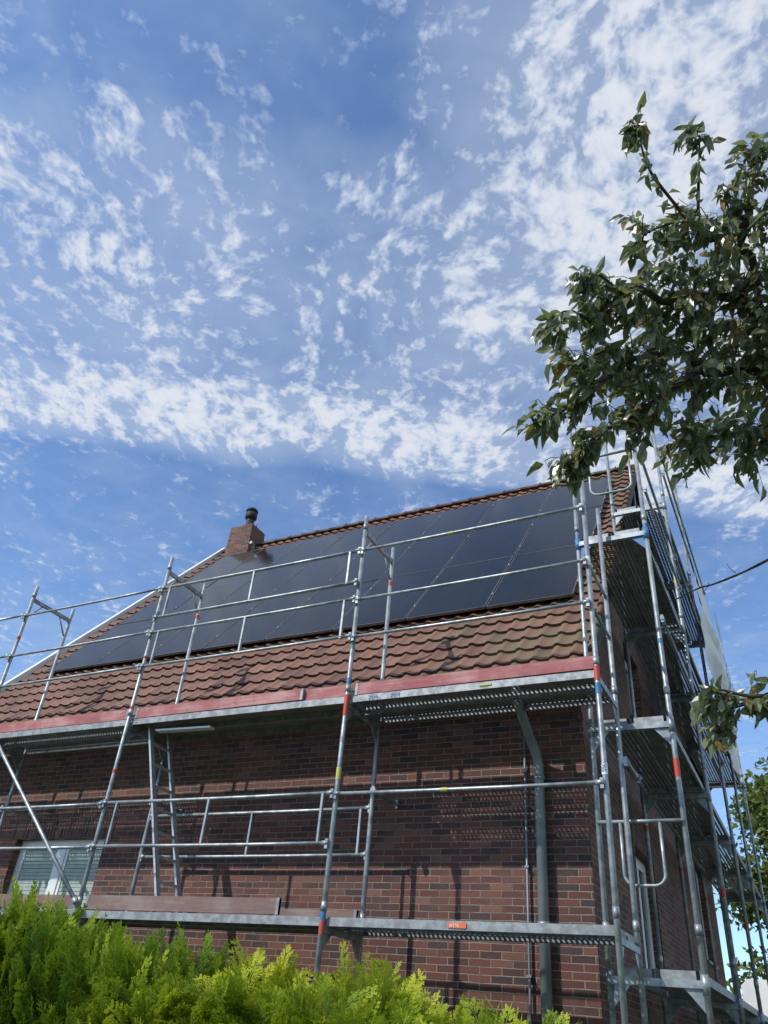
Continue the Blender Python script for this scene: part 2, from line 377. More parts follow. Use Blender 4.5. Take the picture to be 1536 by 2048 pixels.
# roof
roof=mk('roof',None,house)
EAVY=7.28
def tile_field(x0,x1,y0,flip=False):
    V=[];Fc=[];T=[]
    w_=.215; L=(YR-y0)/math.cos(th); rows=int(L/.30)+1; rl=L/rows; colsn=int(round((x1-x0)/w_)); w_=(x1-x0)/colsn
    us=np.linspace(0,1,10); nu=10
    def prof(u): # pantile with a roll on one side and a flat trough
        return .022*math.exp(-((u-.2)/.15)**2)-.004*math.exp(-((u-.66)/.22)**2)+.008*max(0,(u-.88)/.12)
    for r in range(rows):
        for c in range(colsn):
            tv=min(1,max(.25,rng.normal(.55,.2))); j=rng.normal(0,.0018,3); b=len(V)
            bow=lambda u:.008*math.sin(math.pi*min(1,u*1.25))
            for k,(sl_,off) in enumerate(((r*rl-.03,-.016),(r*rl-.03,.034),(r*rl-.03,.034),(r*rl+rl,-.002))):
                for u in us:
                    ov=.010*(1-u); xx=x0+(c+u*1.04)*w_+j[0]; h=prof(u)+off+ov+j[1]
                    s_=sl_+j[2]-(bow(u) if k<3 else 0)
                    p=Vector((xx,y0,roofz(y0)))+SV*s_+NV*(h-.066)
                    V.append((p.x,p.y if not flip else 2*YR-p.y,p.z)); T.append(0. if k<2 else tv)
            for k in (0,2):
                for i in range(nu-1):
                    q=(b+k*nu+i,b+k*nu+i+1,b+(k+1)*nu+i+1,b+(k+1)*nu+i)
                    Fc.append(q if not flip else q[::-1])
    return np.array(V),np.array(Fc),np.array(T)
XV0,XV1=-11.68,-1.62
V,Fc,T=tile_field(XV0,XV1,EAVY)
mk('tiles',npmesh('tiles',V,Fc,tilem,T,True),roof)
V,Fc,T=tile_field(XV0,XV1,EAVY,True)
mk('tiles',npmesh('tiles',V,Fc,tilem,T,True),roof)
rm=MB()
for sgn in(0,1):
    y=lambda v:v if not sgn else 2*YR-v
    a=Vector((0,EAVY,roofz(EAVY)))+NV*-.13; b=Vector((0,YR,roofz(YR)))+Vector((0,0,-.19))
    a2=a+NV*-.08; b2=b+Vector((0,0,-.12))
    vs=[]
    for xx in(XV0+.03,XV1-.03):
        for p in (a,b,b2,a2): vs.append((xx,y(p.y),p.z))
    rm.add(vs,[(0,1,2,3),(7,6,5,4),(0,4,5,1),(2,6,7,3),(3,7,4,0)])
rm.obj('underlay',[dark],roof)
rg=MB(); n=26; step=(XV1-XV0)/n
for i in range(n):
    xa=XV0+i*step; z0=roofz(YR)-.06; vs=[];fs=[]
    for k,(xx,rr) in enumerate(((xa-.01,.104),(xa+.04,.104),(xa+.042,.098),(xa+step+.01,.097))):
        for s in range(9):
            a=math.pi*(s/8)*1.1-.05*math.pi; vs.append((xx,YR+math.cos(a)*rr,z0-.02+math.sin(a)*rr*.8))
    for k in range(3):
        for s in range(8): fs.append((k*9+s,k*9+s+1,(k+1)*9+s+1,(k+1)*9+s))
    rg.add(vs,fs,0,True)
    if i%2: rg.box((xa+.02,YR-.03,z0+.055),(xa+.045,YR-.01,z0+.095),1)
ro=rg.obj('ridge_tiles',[tilem,dark],roof)
a=ro.data.attributes.new('tint','FLOAT','POINT'); a.data.foreach_set('value',[.1]*len(ro.data.vertices))
for xx,mt in((XV0-.03,whiteboard),(XV1+.015,dark)):
    for sgn in(0,1):
        vb=MB()
        y=lambda v:v if not sgn else 2*YR-v
        lft=mt is whiteboard
        a=Vector((0,EAVY-.02,roofz(EAVY-.02))); b=Vector((0,YR,roofz(YR)))
        vs=[]
        for x2 in((xx-.06,xx+.03) if lft else (xx-.015,xx+.015)):
            for p,dz in((a,.0),(b,.0),(b,-.26),(a,-.22)): vs.append((x2,y(p.y),p.z+dz+(.10 if lft else -.06)))
        vb.add(vs,[(0,1,2,3),(7,6,5,4),(0,4,5,1),(1,5,6,2),(2,6,7,3),(3,7,4,0)])
        vb.obj('verge_board',[mt],roof)
vt=MB(); L=(YR-EAVY)/math.cos(th); nr=28
for r in range(nr):
    s0=r*L/nr; p0=Vector((XV1+.0,EAVY,roofz(EAVY)))+SV*(s0-.03)+NV*-.02; p1=Vector((XV1,EAVY,roofz(EAVY)))+SV*(s0+L/nr)+NV*-.05
    vt.pipe([p0,p1],[.045,.036],8)
vo=vt.obj('verge_tiles',[tilem],roof); a=vo.data.attributes.new('tint','FLOAT','POINT'); a.data.foreach_set('value',[.4]*len(vo.data.vertices))
em=MB(); em.box((XV0+.05,EAVY+.02,3.0),(XV1-.05,YF-.003,3.04)); em.box((XV0+.05,EAVY,3.0),(XV1-.05,EAVY+.018,3.13)); em.obj('eaves_board',[simple('brown_soffit',(.07,.045,.035),(.05,.03,.025),rough=.7)],house)
gm=MB(); vs=[];fs=[]
for xx in(XV0,XV1):
    for s in range(11):
        a=math.pi+math.pi*s/10; vs.append((xx,EAVY-.08+math.cos(a)*.07,3.13+math.sin(a)*.07))
for s in range(10): fs.append((s,s+1,12+s,11+s))
gm.add(vs,fs,0,True); gm.pipe([(XV0,EAVY-.155,3.13),(XV1,EAVY-.155,3.13)],.01,6); gm.obj('gutter',[zinc],house)
dm=MB(); dm.pipe([(-2.33,7.2,3.08),(-2.33,7.2,2.92),(-2.32,7.24,2.82),(-2.29,7.5,2.56),(-2.27,7.62,2.46),(-2.26,7.665,2.34),(-2.26,7.67,GZ)],.05,14)
for zc in(2.2,.9,-.4): dm.pipe([(-2.26,7.67,zc),(-2.26,7.67,zc+.04)],.057,14)
dm.pipe([(-2.33,7.2,2.9),(-2.33,7.2,2.95)],.058,14)
dm.obj('downpipe',[zinc],house)
dm=MB(); dm.pipe([(-2.42,7.71,3.0),(-2.42,7.71,GZ)],.012,8)
for zc in(2.3,1.4,.5): dm.box((-2.44,7.69,zc),(-2.40,7.75,zc+.02))
dm.obj('conduit',[zinc],house)
ch=MB(); cx0,cx1,cy0,cy1=-11.33,-10.62,12.35,12.95; ZC=10.08; tp=.03
vs=[(cx0,cy0,8.7),(cx1,cy0,8.7),(cx1,cy1,8.7),(cx0,cy1,8.7),(cx0+tp,cy0+tp,ZC),(cx1-tp,cy0+tp,ZC),(cx1-tp,cy1-tp,ZC),(cx0+tp,cy1-tp,ZC)]
ch.add(vs,[(0,3,2,1),(4,5,6,7),(0,1,5,4),(1,2,6,5),(2,3,7,6),(3,0,4,7)],0)
ch.box((cx0+.05,cy0+.05,ZC+.001),(cx1-.05,cy1-.05,ZC+.02),1)
ch.box((cx0-.04,cy0-.05,9.12),(cx1+.04,cy0-.004,9.22),1)
cho=ch.obj('chimney',[chbrick,simple('lead_flashing',(.07,.065,.06),(.05,.045,.04),rough=.8)],roof)
cw=MB(); X0,Y0=-10.95,12.62
cw.pipe([(X0,Y0,ZC+.02),(X0,Y0,ZC+.06),(X0,Y0,ZC+.061),(X0,Y0,ZC+.34)],[.15,.15,.10,.10],18)
cw.pipe([(X0,Y0,ZC+.32),(X0,Y0,ZC+.36),(X0,Y0,ZC+.50),(X0,Y0,ZC+.51)],[.11,.15,.15,.12],18)
cw.pipe([(X0,Y0,ZC+.505),(X0,Y0,ZC+.54)],.125,18)
cw.pipe([(X0,Y0,ZC+.54),(X0,Y0,ZC+.545),(X0,Y0,ZC+.59),(X0,Y0,ZC+.635),(X0,Y0,ZC+.66)],[.13,.155,.15,.11,.04],18)
cw.obj('chimney_cowl',[dark],roof)
vh=MB(); vh.pipe([(X0+.24,Y0,ZC),(X0+.24,Y0,ZC+.32)],.012,8); vh.obj('mast',[zinc],roof)
vh=MB(); pv=Vector((-10.35,12.25,roofz(12.25)))
vh.pipe([pv,pv+Vector((0,-.02,.13)),pv+Vector((0,-.08,.19)),pv+Vector((0,-.15,.19))],[.035,.035,.038,.04],10); vh.obj('roof_vent',[zinc],roof)

# ------------------------------------------------------------------ solar panels
PW,PL=1.126,1.925; pitchx,pitchs=1.143,1.945
fm=MB(); t_=.035
fm.box((0,0,0),(PW,.012,t_)); fm.box((0,PL-.012,0),(PW,PL,t_)); fm.box((0,.012,0),(.012,PL-.012,t_)); fm.box((PW-.012,.012,0),(PW,PL-.012,t_))
for yy in(.4,1.5): fm.box((PW+.001,yy,t_-.012),(PW+.016,yy+.05,t_+.006),1)
fme=fm.mesh('frame',[framem,alu])
gl=MB(); gl.box((.012,.012,.006),(PW-.012,PL-.012,t_-.003)); gle=gl.mesh('glass',[solarm])
base=None
S0=Vector((0,8.42,roofz(8.42)))
for r in range(3):
    for c in range(8):
        if base is None:
            e=mk('solar_panel',None); fr=mk('frame',fme,e); g_=mk('glass',gle,e); base=(e,fr,g_)
        else:
            e=base[0].copy(); COL.objects.link(e)
            for ch_ in base[1:]:
                k=ch_.copy(); COL.objects.link(k); k.parent=e
        p=Vector((-1.95-(c+1)*pitchx,S0.y,S0.z))+SV*(r*pitchs)+NV*.03
        e.location=p; e.rotation_euler=(th+random.uniform(-.004,.004),random.uniform(-.004,.004),0)
        top(e,"black glass solar panel mounted on red roof tiles","solar panel","solar panels in rows on the roof")

# ------------------------------------------------------------------ scaffolding
sc=mk('scaffolding',None); sc.location=(0,0,0)
top(sc,"galvanised steel scaffolding with pink toe boards around brick house","scaffolding")
SM=[galv,pred,pyel,pblu,pteal,white]
TR=.0242
def standard(x,y,z0,z1,bands=()):
    m=MB(); m.pipe([(x,y,z0),(x,y,z1)],TR,12)
    m.box((x-.075,y-.075,GZ+.001),(x+.075,y+.075,GZ+.01)); m.pipe([(x,y,GZ+.01),(x,y,z0)],.018,8)
    for zj in(.72,2.75,4.75,6.75):
        if z0<zj+.1<z1-.2: m.pipe([(x,y,zj+.12),(x,y,zj+.2)],TR+.004,12)
    for (z,h,mi) in bands: m.pipe([(x,y,z),(x,y,z+h)],TR+.0018,12,mi,False)
    m.obj('standard',SM,sc)
def rail(p0,p1,r=.0168,coup=True,bands=(),mat=0,name='guard_rail'):
    m=MB(); p0=Vector(p0);p1=Vector(p1)
    sag=Vector((0,0,-.006 if abs((p1-p0).z)<.1 else 0)); m.pipe([p0,p0.lerp(p1,.35)+sag,p0.lerp(p1,.7)+sag,p1],r,10,mat)
    if coup:
        for p in(p0,p1):
            d=(p1-p0).normalized()*(1 if p is p0 else -1)
            m.pipe([p-d*.02,p+d*.05],r+.007,8); m.box(p+Vector((-.014,-.014,-.05)),p+Vector((.014,.014,.035)))
    for f,l,mi in bands:
        q=p0.lerp(p1,f)+sag; d=(p1-p0).normalized(); m.pipe([q,q+d*l],r+.0022,10,mi,False)
    m.obj(name,SM,sc); return m
YO,YI=6.56,7.29
XS=[-12.0,-9.46,-6.90,-3.93,-1.375]
ZT=5.06
bo={-3.93:[(2.62,.22,1),(2.35,.06,0),(1.98,.12,2),(2.9,.12,3),(.78,.08,3),(.66,.1,1),(3.35,.12,4)],
    -1.375:[(2.72,.14,1),(2.9,.05,3),(1.9,.1,5),(3.9,.1,5),(-.05,.1,1),(2.6,.1,3)],-6.9:[(2.92,.06,1),(2.86,.05,3),(3.6,.03,1),(2.2,.04,1),(4.2,.04,4)],-9.46:[(4.2,.05,1),(3.3,.05,3)],-12.0:[]}
for x in XS:
    standard(x,YO,GZ+.2,ZT if x!=-1.375 else 5.0,bo[x]); standard(x,YI,GZ+.2,ZT-.02,[(4.5,.05,1)] if x in(-3.93,-6.9) else [])
    for zt in(.70,2.74,4.84):
        if x==-1.375 and zt>4: continue
        m=MB(); m.beam((x,YO,zt),(x,YI,zt),.035,.05)
        for yy,s in((YO,1),(YI,-1)):
            if zt>4:
                m.pipe([(x,yy+s*.02,zt-.26),(x,yy+s*.2,zt-.02)],.011,6)
            else:
                m.add([(x-.004,yy+s*.02,zt-.02),(x-.004,yy+s*.18,zt-.02),(x-.004,yy+s*.02,zt-.2),(x+.004,yy+s*.02,zt-.02),(x+.004,yy+s*.18,zt-.02),(x+.004,yy+s*.02,zt-.2)],
                      [(0,1,2),(5,4,3),(0,3,4,1),(1,4,5,2),(2,5,3,0)])
        m.obj('transom',SM,sc)
yr_=YO-.045
for i in range(4):
    x0,x1=XS[i],XS[i+1]
    hs=[4.56,3.93,3.47]
    if i==2: hs=[4.56,4.14,3.93,3.47]
    for h in hs:
        b=[(.42,.07,2)] if (i==3 and h>4.5) else []
        rail((x0+.02,yr_,h+random.uniform(-.01,.01)),(x1-.02,yr_,h+random.uniform(0,.02)),bands=b,mat=0)
    if i==2:
        for (za,zb) in((4.14,4.56),(3.47,3.93)):
            for xx in(x0+.16,(x0+x1)/2,x1-.14):
                m=MB(); m.beam((xx,yr_,za),(xx,yr_,zb),.03,.022,0,(1,0,0)); m.obj('guard_post',SM,sc)
    h1=[1.84] if i==3 else [1.86,1.41]
    for h in h1: rail((x0+.02,yr_,h),(x1-.02,yr_,h-.01),bands=[(.43,.07,2)] if i==3 else [])
    if i==2:
        for xx in(x0+.22,(x0+x1)/2,x1-.12):
            m=MB(); m.beam((xx,yr_,1.41),(xx,yr_,1.86),.03,.022,0,(1,0,0)); m.obj('guard_post',SM,sc)
        for h in(1.90,1.45): rail((x0+.02,YI,h),(x1-.02,YI,h))
        for xx in((x0+x1)/2,x1-.12):
            m=MB(); m.beam((xx,YI,1.45),(xx,YI,1.9),.03,.022,0,(1,0,0)); m.obj('guard_post',SM,sc)
rail((-9.46,yr_-.02,3.05),(-6.88,yr_-.02,.86),.022,name='diagonal_brace')
rail((-1.375,YO,3.93),(-1.375,YI,3.93)); rail((-1.375,YO,3.47),(-1.375,YI,3.47),mat=4)
for xx,zt in((-3.93,2.05),(-6.9,2.05),(-1.375,2.2),(-9.46,2.05)):
    rail((xx+.06,YI-.1,zt),(xx+.06,YF,zt),.022,name='wall_tie')
def deck(x0,x1,y0,y1,ztop,mat,alongx=True,n=2):
    m=MB(); h=.07; L0,L1=(x0,x1) if alongx else (y0,y1); W0,W1=(y0,y1) if alongx else (x0,x1)
    wd=(W1-W0)/n
    def B(l0,l1,w0,w1,z0,z1,mi):
        if alongx: m.box((l0,w0,z0),(l1,w1,z1),mi)
        else: m.box((w0,l0,z0),(w1,l1,z1),mi)
    for k in range(n):
        a=W0+k*wd+.004; b=W0+(k+1)*wd-.004
        l0,l1=L0+.03,L1-.03
        pts=[(l0,a+.004),(l1,a+.004),(l1,b-.004),(l0,b-.004)]
        z=ztop-.004
        m.add([((p[0],p[1],z) if alongx else (p[1],p[0],z)) for p in pts],[(0,1,2,3)],0)
        for (c,d) in((a,a+.004),(b-.004,b)): B(L0+.03,L1-.03,c,d,ztop-h,ztop,1)
        for (c,d) in((a,a+.022),(b-.022,b)): B(L0+.03,L1-.03,c+.004 if c==a else c,d if c==a else d-.004,ztop-h,ztop-h+.004,1)
        for q in(L0+.03,L1-.03): B(q-.02,q+.02,a+.03,b-.03,ztop-h,ztop-.006,1)
    m.obj('deck',[mat,galv2],sc)
for i in range(4):
    x0,x1=XS[i],XS[i+1]
    deck(x0,x1,YO+.03,YI-.02,2.84,perfm if i in(1,3,0) else ply)
    if i!=2: deck(x0,x1,YO+.03,YI-.02,.80,perfm)
    else: deck(x0,x1,YO+.03,YI-.02,.80,ply)
m=MB(); m.beam((-6.55,6.72,2.71),(-5.75,6.72,2.69),.09,.02); m.obj('hatch_strip',[white],sc)
def toe(x0,x1,y,z0,z1,mat,tilt=0.,th_=.03,lab=None):
    m=MB(); a=Vector((x0,y,(z0+z1)/2)); b=Vector((x1,y,(z0+z1)/2+tilt)); m.beam(a,b,th_,z1-z0)
    for p,s in((a,1),(b,-1)): m.beam(p+Vector((s*.0,0,0)),p+Vector((s*.03,0,0)),th_+.006,z1-z0+.006,1)
    o=m.obj('toe_board',[mat,galv2],sc)
    if lab:o["label"]=lab
toe(-3.86,-1.36,YO+.045,2.845,2.965,pink,0.012)
toe(-6.84,-4.5,YO+.045,2.845,2.965,pink,0.012); toe(-9.9,-6.96,YO+.045,2.845,2.965,pink,.0); toe(-12.0,-9.95,YO+.045,2.845,2.965,pink)
toe(-4.6,-3.96,YO+.082,2.85,2.975,pink,0.01)
toe(-6.84,-4.43,YO+.045,.81,.945,pink2,lab="weathered grey brown toe board"); toe(-6.5,-3.96,YI-.05,.81,.94,pink2)
toe(-9.4,-6.96,YO+.045,.81,.94,pink2)
m=MB(); m.box((-2.75,YO+.026,.745),(-2.59,YO+.0335,.785)); m.obj('sticker',[simple('orange_sticker',(.75,.13,.03),(.65,.12,.04))],sc)
m=MB(); m.box((-2.5,YO+.026,2.80),(-2.38,YO+.0335,2.82)); m.obj('sticker',[pyel],sc)
for body,xx,zz,sz,mt in(("ZEM",-3.45,2.785,.055,pblu),("ZEM",-3.7,2.785,.055,pblu),("BITTE",-2.735,.752,.034,white)):
    o=mk('lettering',text_mesh(body,sz,mt),sc); o.location=(xx,YO+.0245,zz); o.rotation_euler=(math.radians(90),0,0)
o=mk('lettering',text_mesh("SSG",.05,pblu),sc); o.location=(-1.36,YO-TR-.003,1.92); o.rotation_euler=(math.radians(90),math.radians(-90),0)

YS=[7.42,9.92,12.42,14.92,17.42]; XI,XO=-1.65,-.91
tops=[(6.63,6.15),(8.15,8.15),(8.9,8.9),(8.1,8.1),(6.1,6.1)]
LV=[.60,2.68,4.80,6.80]
for k,y in enumerate(YS):
    standard(XI,y,GZ+.2,tops[k][0],[(4.62,.2,3),(4.9,.06,1)] if k==0 else [(2.2,.06,1)])
    standard(XO,y,GZ+.2,tops[k][1],[(4.72,.1,3),(2.1,.16,1),(3.4,.05,3)] if k==0 else [(5.4,.06,2),(1.5,.08,1)])
    for zl in LV:
        if zl>6 and k in(0,4): continue
        m=MB(); zt=zl-.1; bm_=3 if (k==0 and zl==4.8) else 0
        m.beam((XI,y,zt),(XO,y,zt),.05,.055)
        for xx,s in((XI,1),(XO,-1)):
            m.add([(xx+s*.022,y-.004,zt-.02),(xx+s*.17,y-.004,zt-.02),(xx+s*.022,y-.004,zt-.19),(xx+s*.022,y+.004,zt-.02),(xx+s*.17,y+.004,zt-.02),(xx+s*.022,y+.004,zt-.19)],
                  [(0,1,2),(5,4,3),(0,3,4,1),(1,4,5,2),(2,5,3,0)],bm_)
            m.pipe([(xx,y,zt-.07),(xx,y,zt+.07)],TR+.006,10,bm_)
        m.obj('transom',SM,sc)
for k in range(4):
    y0,y1=YS[k],YS[k+1]
    for zl in LV:
        if zl>6 and k in(0,3): continue
        deck(XI+.03,XO-.03,y0,y1,zl,perfm,False)
        xr=XO+.045
        hs=(.5,1.0) if (zl>6 or (zl>4 and k in(0,))) else ((1.0,) if zl>2 else ())
        if zl<3 and k>1: hs=()
        for h in hs:
            rail((xr,y0+.02,zl+h),(xr,y1-.02,zl+h),mat=0)
def uguard(y,zt,zb,mat=0,w1=0.,lip=True):
    m=MB(); a,b=XI+.0,XO-w1
    m.pipe([(XI,y-.04,zt),(XO,y-.04,zt)],.0168,10,mat)
    r=.09; pts=[(a+.2,y-.04,zt)]
    pts+=[(a+.2,y-.04,zb+r)]+[(a+.2+r*(1-math.cos(q)),y-.04,zb+r-r*math.sin(q)) for q in np.linspace(.2,1.57,6)]
    pts+=[(b-.08-r*(1-math.cos(q)),y-.04,zb+r-r*math.sin(q)) for q in np.linspace(1.57,.2,6)]+[(b-.08,y-.04,zb+r),(b-.08,y-.04,zt)]
    m.pipe(pts,.0145,8,mat); m.obj('end_guard',SM,sc)
uguard(7.42,5.85,5.3); uguard(7.42,1.72,1.2,w1=.12)
A=Vector((-6.0,0,.86)); B=Vector((-6.74,0,2.84))
lad=mk('ladder',None); lad.location=(-6.0,6.93,.80); top(lad,"aluminium ladder standing on the lower scaffold deck","ladder")
LO=Vector(lad.location)
for yy in(6.76,7.1):
    ld=MB(); ld.beam(A+Vector((0,yy,0))-LO,B+Vector((0,yy,0))-LO,.025,.065,0,(0,1,0)); ld.obj('stile',[alu],lad)
for i in range(1,8):
    rg_=MB(); p=A.lerp(B,i/8)-LO; rg_.beam(p+Vector((0,6.775,0)),p+Vector((0,7.085,0)),.035,.025); rg_.obj('rung',[alu],lad)
bn=MB(); nx_,nz_=14,16; vs=[];fs=[]
for i in range(nx_+1):
    for j in range(nz_+1):
        fi=i/nx_; fj=j/nz_
        y=12.1+2.7*fi; z=4.1+(2.7-.5*fi)*fj-.03*math.sin(i*1.3)
        vs.append((XO+.10+.15*math.sin(math.pi*fi)*max(0,math.sin(math.pi*fj))**.7+.025*math.sin(i*1.1+j*.6)+.02*math.sin(j*1.7),y,z))
for i in range(nx_):
    for j in range(nz_): q=i*(nz_+1)+j; fs.append((q,q+nz_+1,q+nz_+2,q+1))
bn.add(vs,fs,0,True); bo_=bn.obj('banner',[simple('white_tarpaulin',(.80,.78,.76),(.72,.70,.69),rough=.6,scale=2)])
top(bo_,"white advertising tarpaulin with green letters hung on scaffolding","banner")
lt=mk('lettering',text_mesh("SOLAR",.60,pteal),bo_); lt.location=(XO+.31,12.35,5.0); lt.rotation_euler=(math.radians(90),0,math.radians(90))
lt=mk('lettering',text_mesh("SSG",.5,pyel),bo_); lt.location=(XO+.29,12.35,5.8); lt.rotation_euler=(math.radians(90),0,math.radians(90))

# ------------------------------------------------------------------ hedge
def frond(kind):
    Q=[];T=[]
    def rib(p,d,L,w_,t0,t1,z=0):
        d=np.array(d)/np.linalg.norm(d); s=np.array([-d[1],d[0],0]); p=np.array(p,float)
        m_=p+d*L*.5
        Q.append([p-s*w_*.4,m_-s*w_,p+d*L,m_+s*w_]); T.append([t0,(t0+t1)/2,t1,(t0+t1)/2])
    npn=9 if kind==0 else 8
    for k in range(4): rib((0,k*.24,0),(random.uniform(-.05,.05),1,0),.3,.015,k*.2,k*.2+.25)
    for k in range(npn):
        yk=.08+.86*k/npn; Lk=(.36 if kind==0 else .50)*(1-.74*(k/npn))*random.uniform(.8,1.15)
        for s in(-1,1):
            ang=math.radians((31 if kind==0 else 44)+random.uniform(-8,8)); d=np.array([s*math.sin(ang),math.cos(ang),random.uniform(-.25,.25)])
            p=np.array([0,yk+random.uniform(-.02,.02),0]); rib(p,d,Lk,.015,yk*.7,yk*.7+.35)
            ns=4
            for j in range(ns):
                pj=p+d*Lk*(.2+.7*j/ns)
                for s2 in(-1,1):
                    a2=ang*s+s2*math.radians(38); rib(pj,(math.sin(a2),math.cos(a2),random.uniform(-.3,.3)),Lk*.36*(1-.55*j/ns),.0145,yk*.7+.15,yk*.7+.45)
    Q=np.array(Q);
    Q[:,:,2]-= (.25 if kind else .10)*Q[:,:,1]**2 + .5*Q[:,:,0]**2
    return Q,np.array(T)
def build_fronds(pos,dirs,scales,base,kind,name,mat):
    temps=[frond(kind) for _ in range(6)]; Vs=[];Ts=[]
    for i in range(len(pos)):
        Q,T=temps[i%6]; d=Vector(dirs[i]).normalized(); r=Vector(rng.normal(0,1,3)); xax=d.cross(r).normalized(); zax=xax.cross(d)
        Mx=np.array([xax,d,zax]); P=Q.reshape(-1,3)@Mx*scales[i]+pos[i]
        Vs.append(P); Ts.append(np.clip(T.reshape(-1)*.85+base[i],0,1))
    V=np.concatenate(Vs); T=np.concatenate(Ts); Fc=np.arange(len(V)).reshape(-1,4)
    return npmesh(name,V,Fc,mat,T)
def htop(x): return float(np.interp(x,[-6,-4.4,-3.95,-3.75,-3.6,-3.4,-2.93,-2.6,-2.4,-2.0,-1.62,-1.2,-.95,-.75],[.33,.33,.30,.38,.47,.25,.21,.17,.11,.17,.13,.07,.01,-.12]))-.03
def hedge(x0,x1,kind,name,mat,label,nfr):
    core=MB(); n=24; xs=np.linspace(x0,x1,n); vs=[];fs=[]
    for xx in xs:
        zt=htop(xx)-.20
        for (yy,zz) in((2.78,GZ),(2.75,zt-.35),(2.9,zt-.05),(3.25,zt),(3.6,zt-.05),(3.8,zt-.35),(3.75,GZ)): vs.append((xx,yy+.03*math.sin(xx*9+zz*5),zz))
    for i in range(n-1):
        for j in range(6): fs.append((i*7+j,(i+1)*7+j,(i+1)*7+j+1,i*7+j+1))
    fs.append(tuple(range(7))); fs.append(tuple((n-1)*7+k for k in range(7))[::-1])
    core.add(vs,fs)
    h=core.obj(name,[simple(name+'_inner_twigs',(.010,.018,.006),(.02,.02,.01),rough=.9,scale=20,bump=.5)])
    top(h,label,"hedge")
    pos=[];dr=[];scl=[];bs=[]
    for i in range(nfr):
        xx=random.uniform(x0,x1); a=random.random(); zt=htop(xx)
        clump=.08*math.sin(xx*11)+.06*math.sin(xx*23+1)+.04*math.sin(xx*37)
        if a<.62:
            yy=random.uniform(2.78,3.72); e=1-((yy-3.25)/.5)**2*.35
            zz=zt-.13-(1-e)*.35+random.uniform(-.14,.05)+clump*.7
            d=(random.gauss(0,.28),random.gauss(-.1,.28)+(yy-3.25)*.5,1.0) if kind==0 else (random.gauss(0,.45),random.gauss(-.1,.38)+(yy-3.25)*.6,.72)
        elif a<.93:
            yy=2.74+random.uniform(-.04,.1); zz=zt-.1-abs(random.gauss(0,.35)); d=(random.gauss(0,.35),-.55 if kind==0 else -.7,.9 if kind==0 else .35)
        else:
            yy=3.78; zz=random.uniform(GZ+.3,zt-.2); d=(random.gauss(0,.4),.8,.6)
        if kind and xx>x1-.25 and random.random()<.5: d=(.9,d[1],d[2]*.6)
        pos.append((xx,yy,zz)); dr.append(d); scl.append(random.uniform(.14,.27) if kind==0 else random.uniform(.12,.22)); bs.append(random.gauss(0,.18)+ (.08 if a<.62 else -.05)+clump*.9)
    for i in range(nfr//6):
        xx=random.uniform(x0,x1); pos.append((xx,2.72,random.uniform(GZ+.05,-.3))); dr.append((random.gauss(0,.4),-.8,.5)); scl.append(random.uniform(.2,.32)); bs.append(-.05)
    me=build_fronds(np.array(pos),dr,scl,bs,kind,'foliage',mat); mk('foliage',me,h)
hedge(-5.2,-2.5,0,'thuja_hedge',hedgeA,"dense bright green feathery thuja hedge in front of house",2300)
hedge(-2.6,-.78,1,'cypress_hedge',hedgeB,"low golden green cypress hedge in front of house",2300)

# ------------------------------------------------------------------ cherry tree
tree=mk('cherry_tree',None); tree.location=(1.15,4.3,GZ); top(tree,"cherry tree with drooping curled grey green leaves","tree")
TO=Vector(tree.location)
Cc=(1.05,4.2,1.0); H1=(.62,3.75,2.75)
def sc_(v,s): return tuple(a*s for a in v)
N={'K':(sc_((.057,.838,.750),4.2),.30,'H1'),'J':(sc_((-.006,.806,.744),4.0),.30,'K'),'I':(sc_((-.079,.761,.749),3.8),.24,'J'),
 'H':(sc_((-.144,.734,.737),3.6),.15,'I'),'M':(sc_((-.154,.761,.694),3.6),.14,'I'),'L':(sc_((-.204,.747,.677),3.5),.09,'M'),
 'N':(sc_((-.093,.799,.689),3.8),.20,'J'),'R':(sc_((-.154,.793,.652),3.7),.085,'N'),'Q':(sc_((-.188,.797,.623),3.7),.10,'R'),
 'P':(sc_((.032,.89,.664),4.2),.24,'H1'),'O':(sc_((-.023,.854,.669),4.0),.22,'P'),
 'F':(sc_((.057,.780,.824),4.1),.30,'H1'),'E':(sc_((-.018,.742,.817),3.9),.27,'F'),'D':(sc_((-.08,.708,.816),3.7),.19,'E'),
 'G':(sc_((-.121,.708,.787),3.6),.13,'D'),'S':(sc_((-.17,.692,.772),3.5),.07,'G'),'T':(sc_((-.118,.678,.829),3.5),.08,'D'),
 'C':(sc_((.088,.735,.905),4.0),.25,'F'),'B':(sc_((.027,.713,.888),3.8),.21,'C'),'A':(sc_((-.037,.681,.883),3.6),.13,'B'),
 't1':(sc_((-.017,.606,.995),3.6),.06,'B'),'t2':(sc_((.052,.644,.996),3.6),.07,'B'),'t3':(sc_((.118,.689,.987),3.7),.12,'C'),
 'X1':(sc_((.152,.787,.884),4.2),.3,'H1'),'X2':(sc_((.125,.861,.768),4.3),.3,'H1'),
 'V':(sc_((-.010,1.070,.400),3.7),.12,'Cc'),'U':(sc_((-.075,1.050,.398),3.6),.085,'V'),'W':(sc_((-.073,1.070,.355),3.6),.065,'V')}
P={'H1':Vector(H1),'Cc':Vector(Cc)}
for k,v in N.items(): P[k]=Vector(v[0])
kids={}
for k,v in N.items(): kids.setdefault(v[2],[]).append(k)
def weight(k): return 1+sum(weight(c) for c in kids.get(k,[]))
tr_=MB()
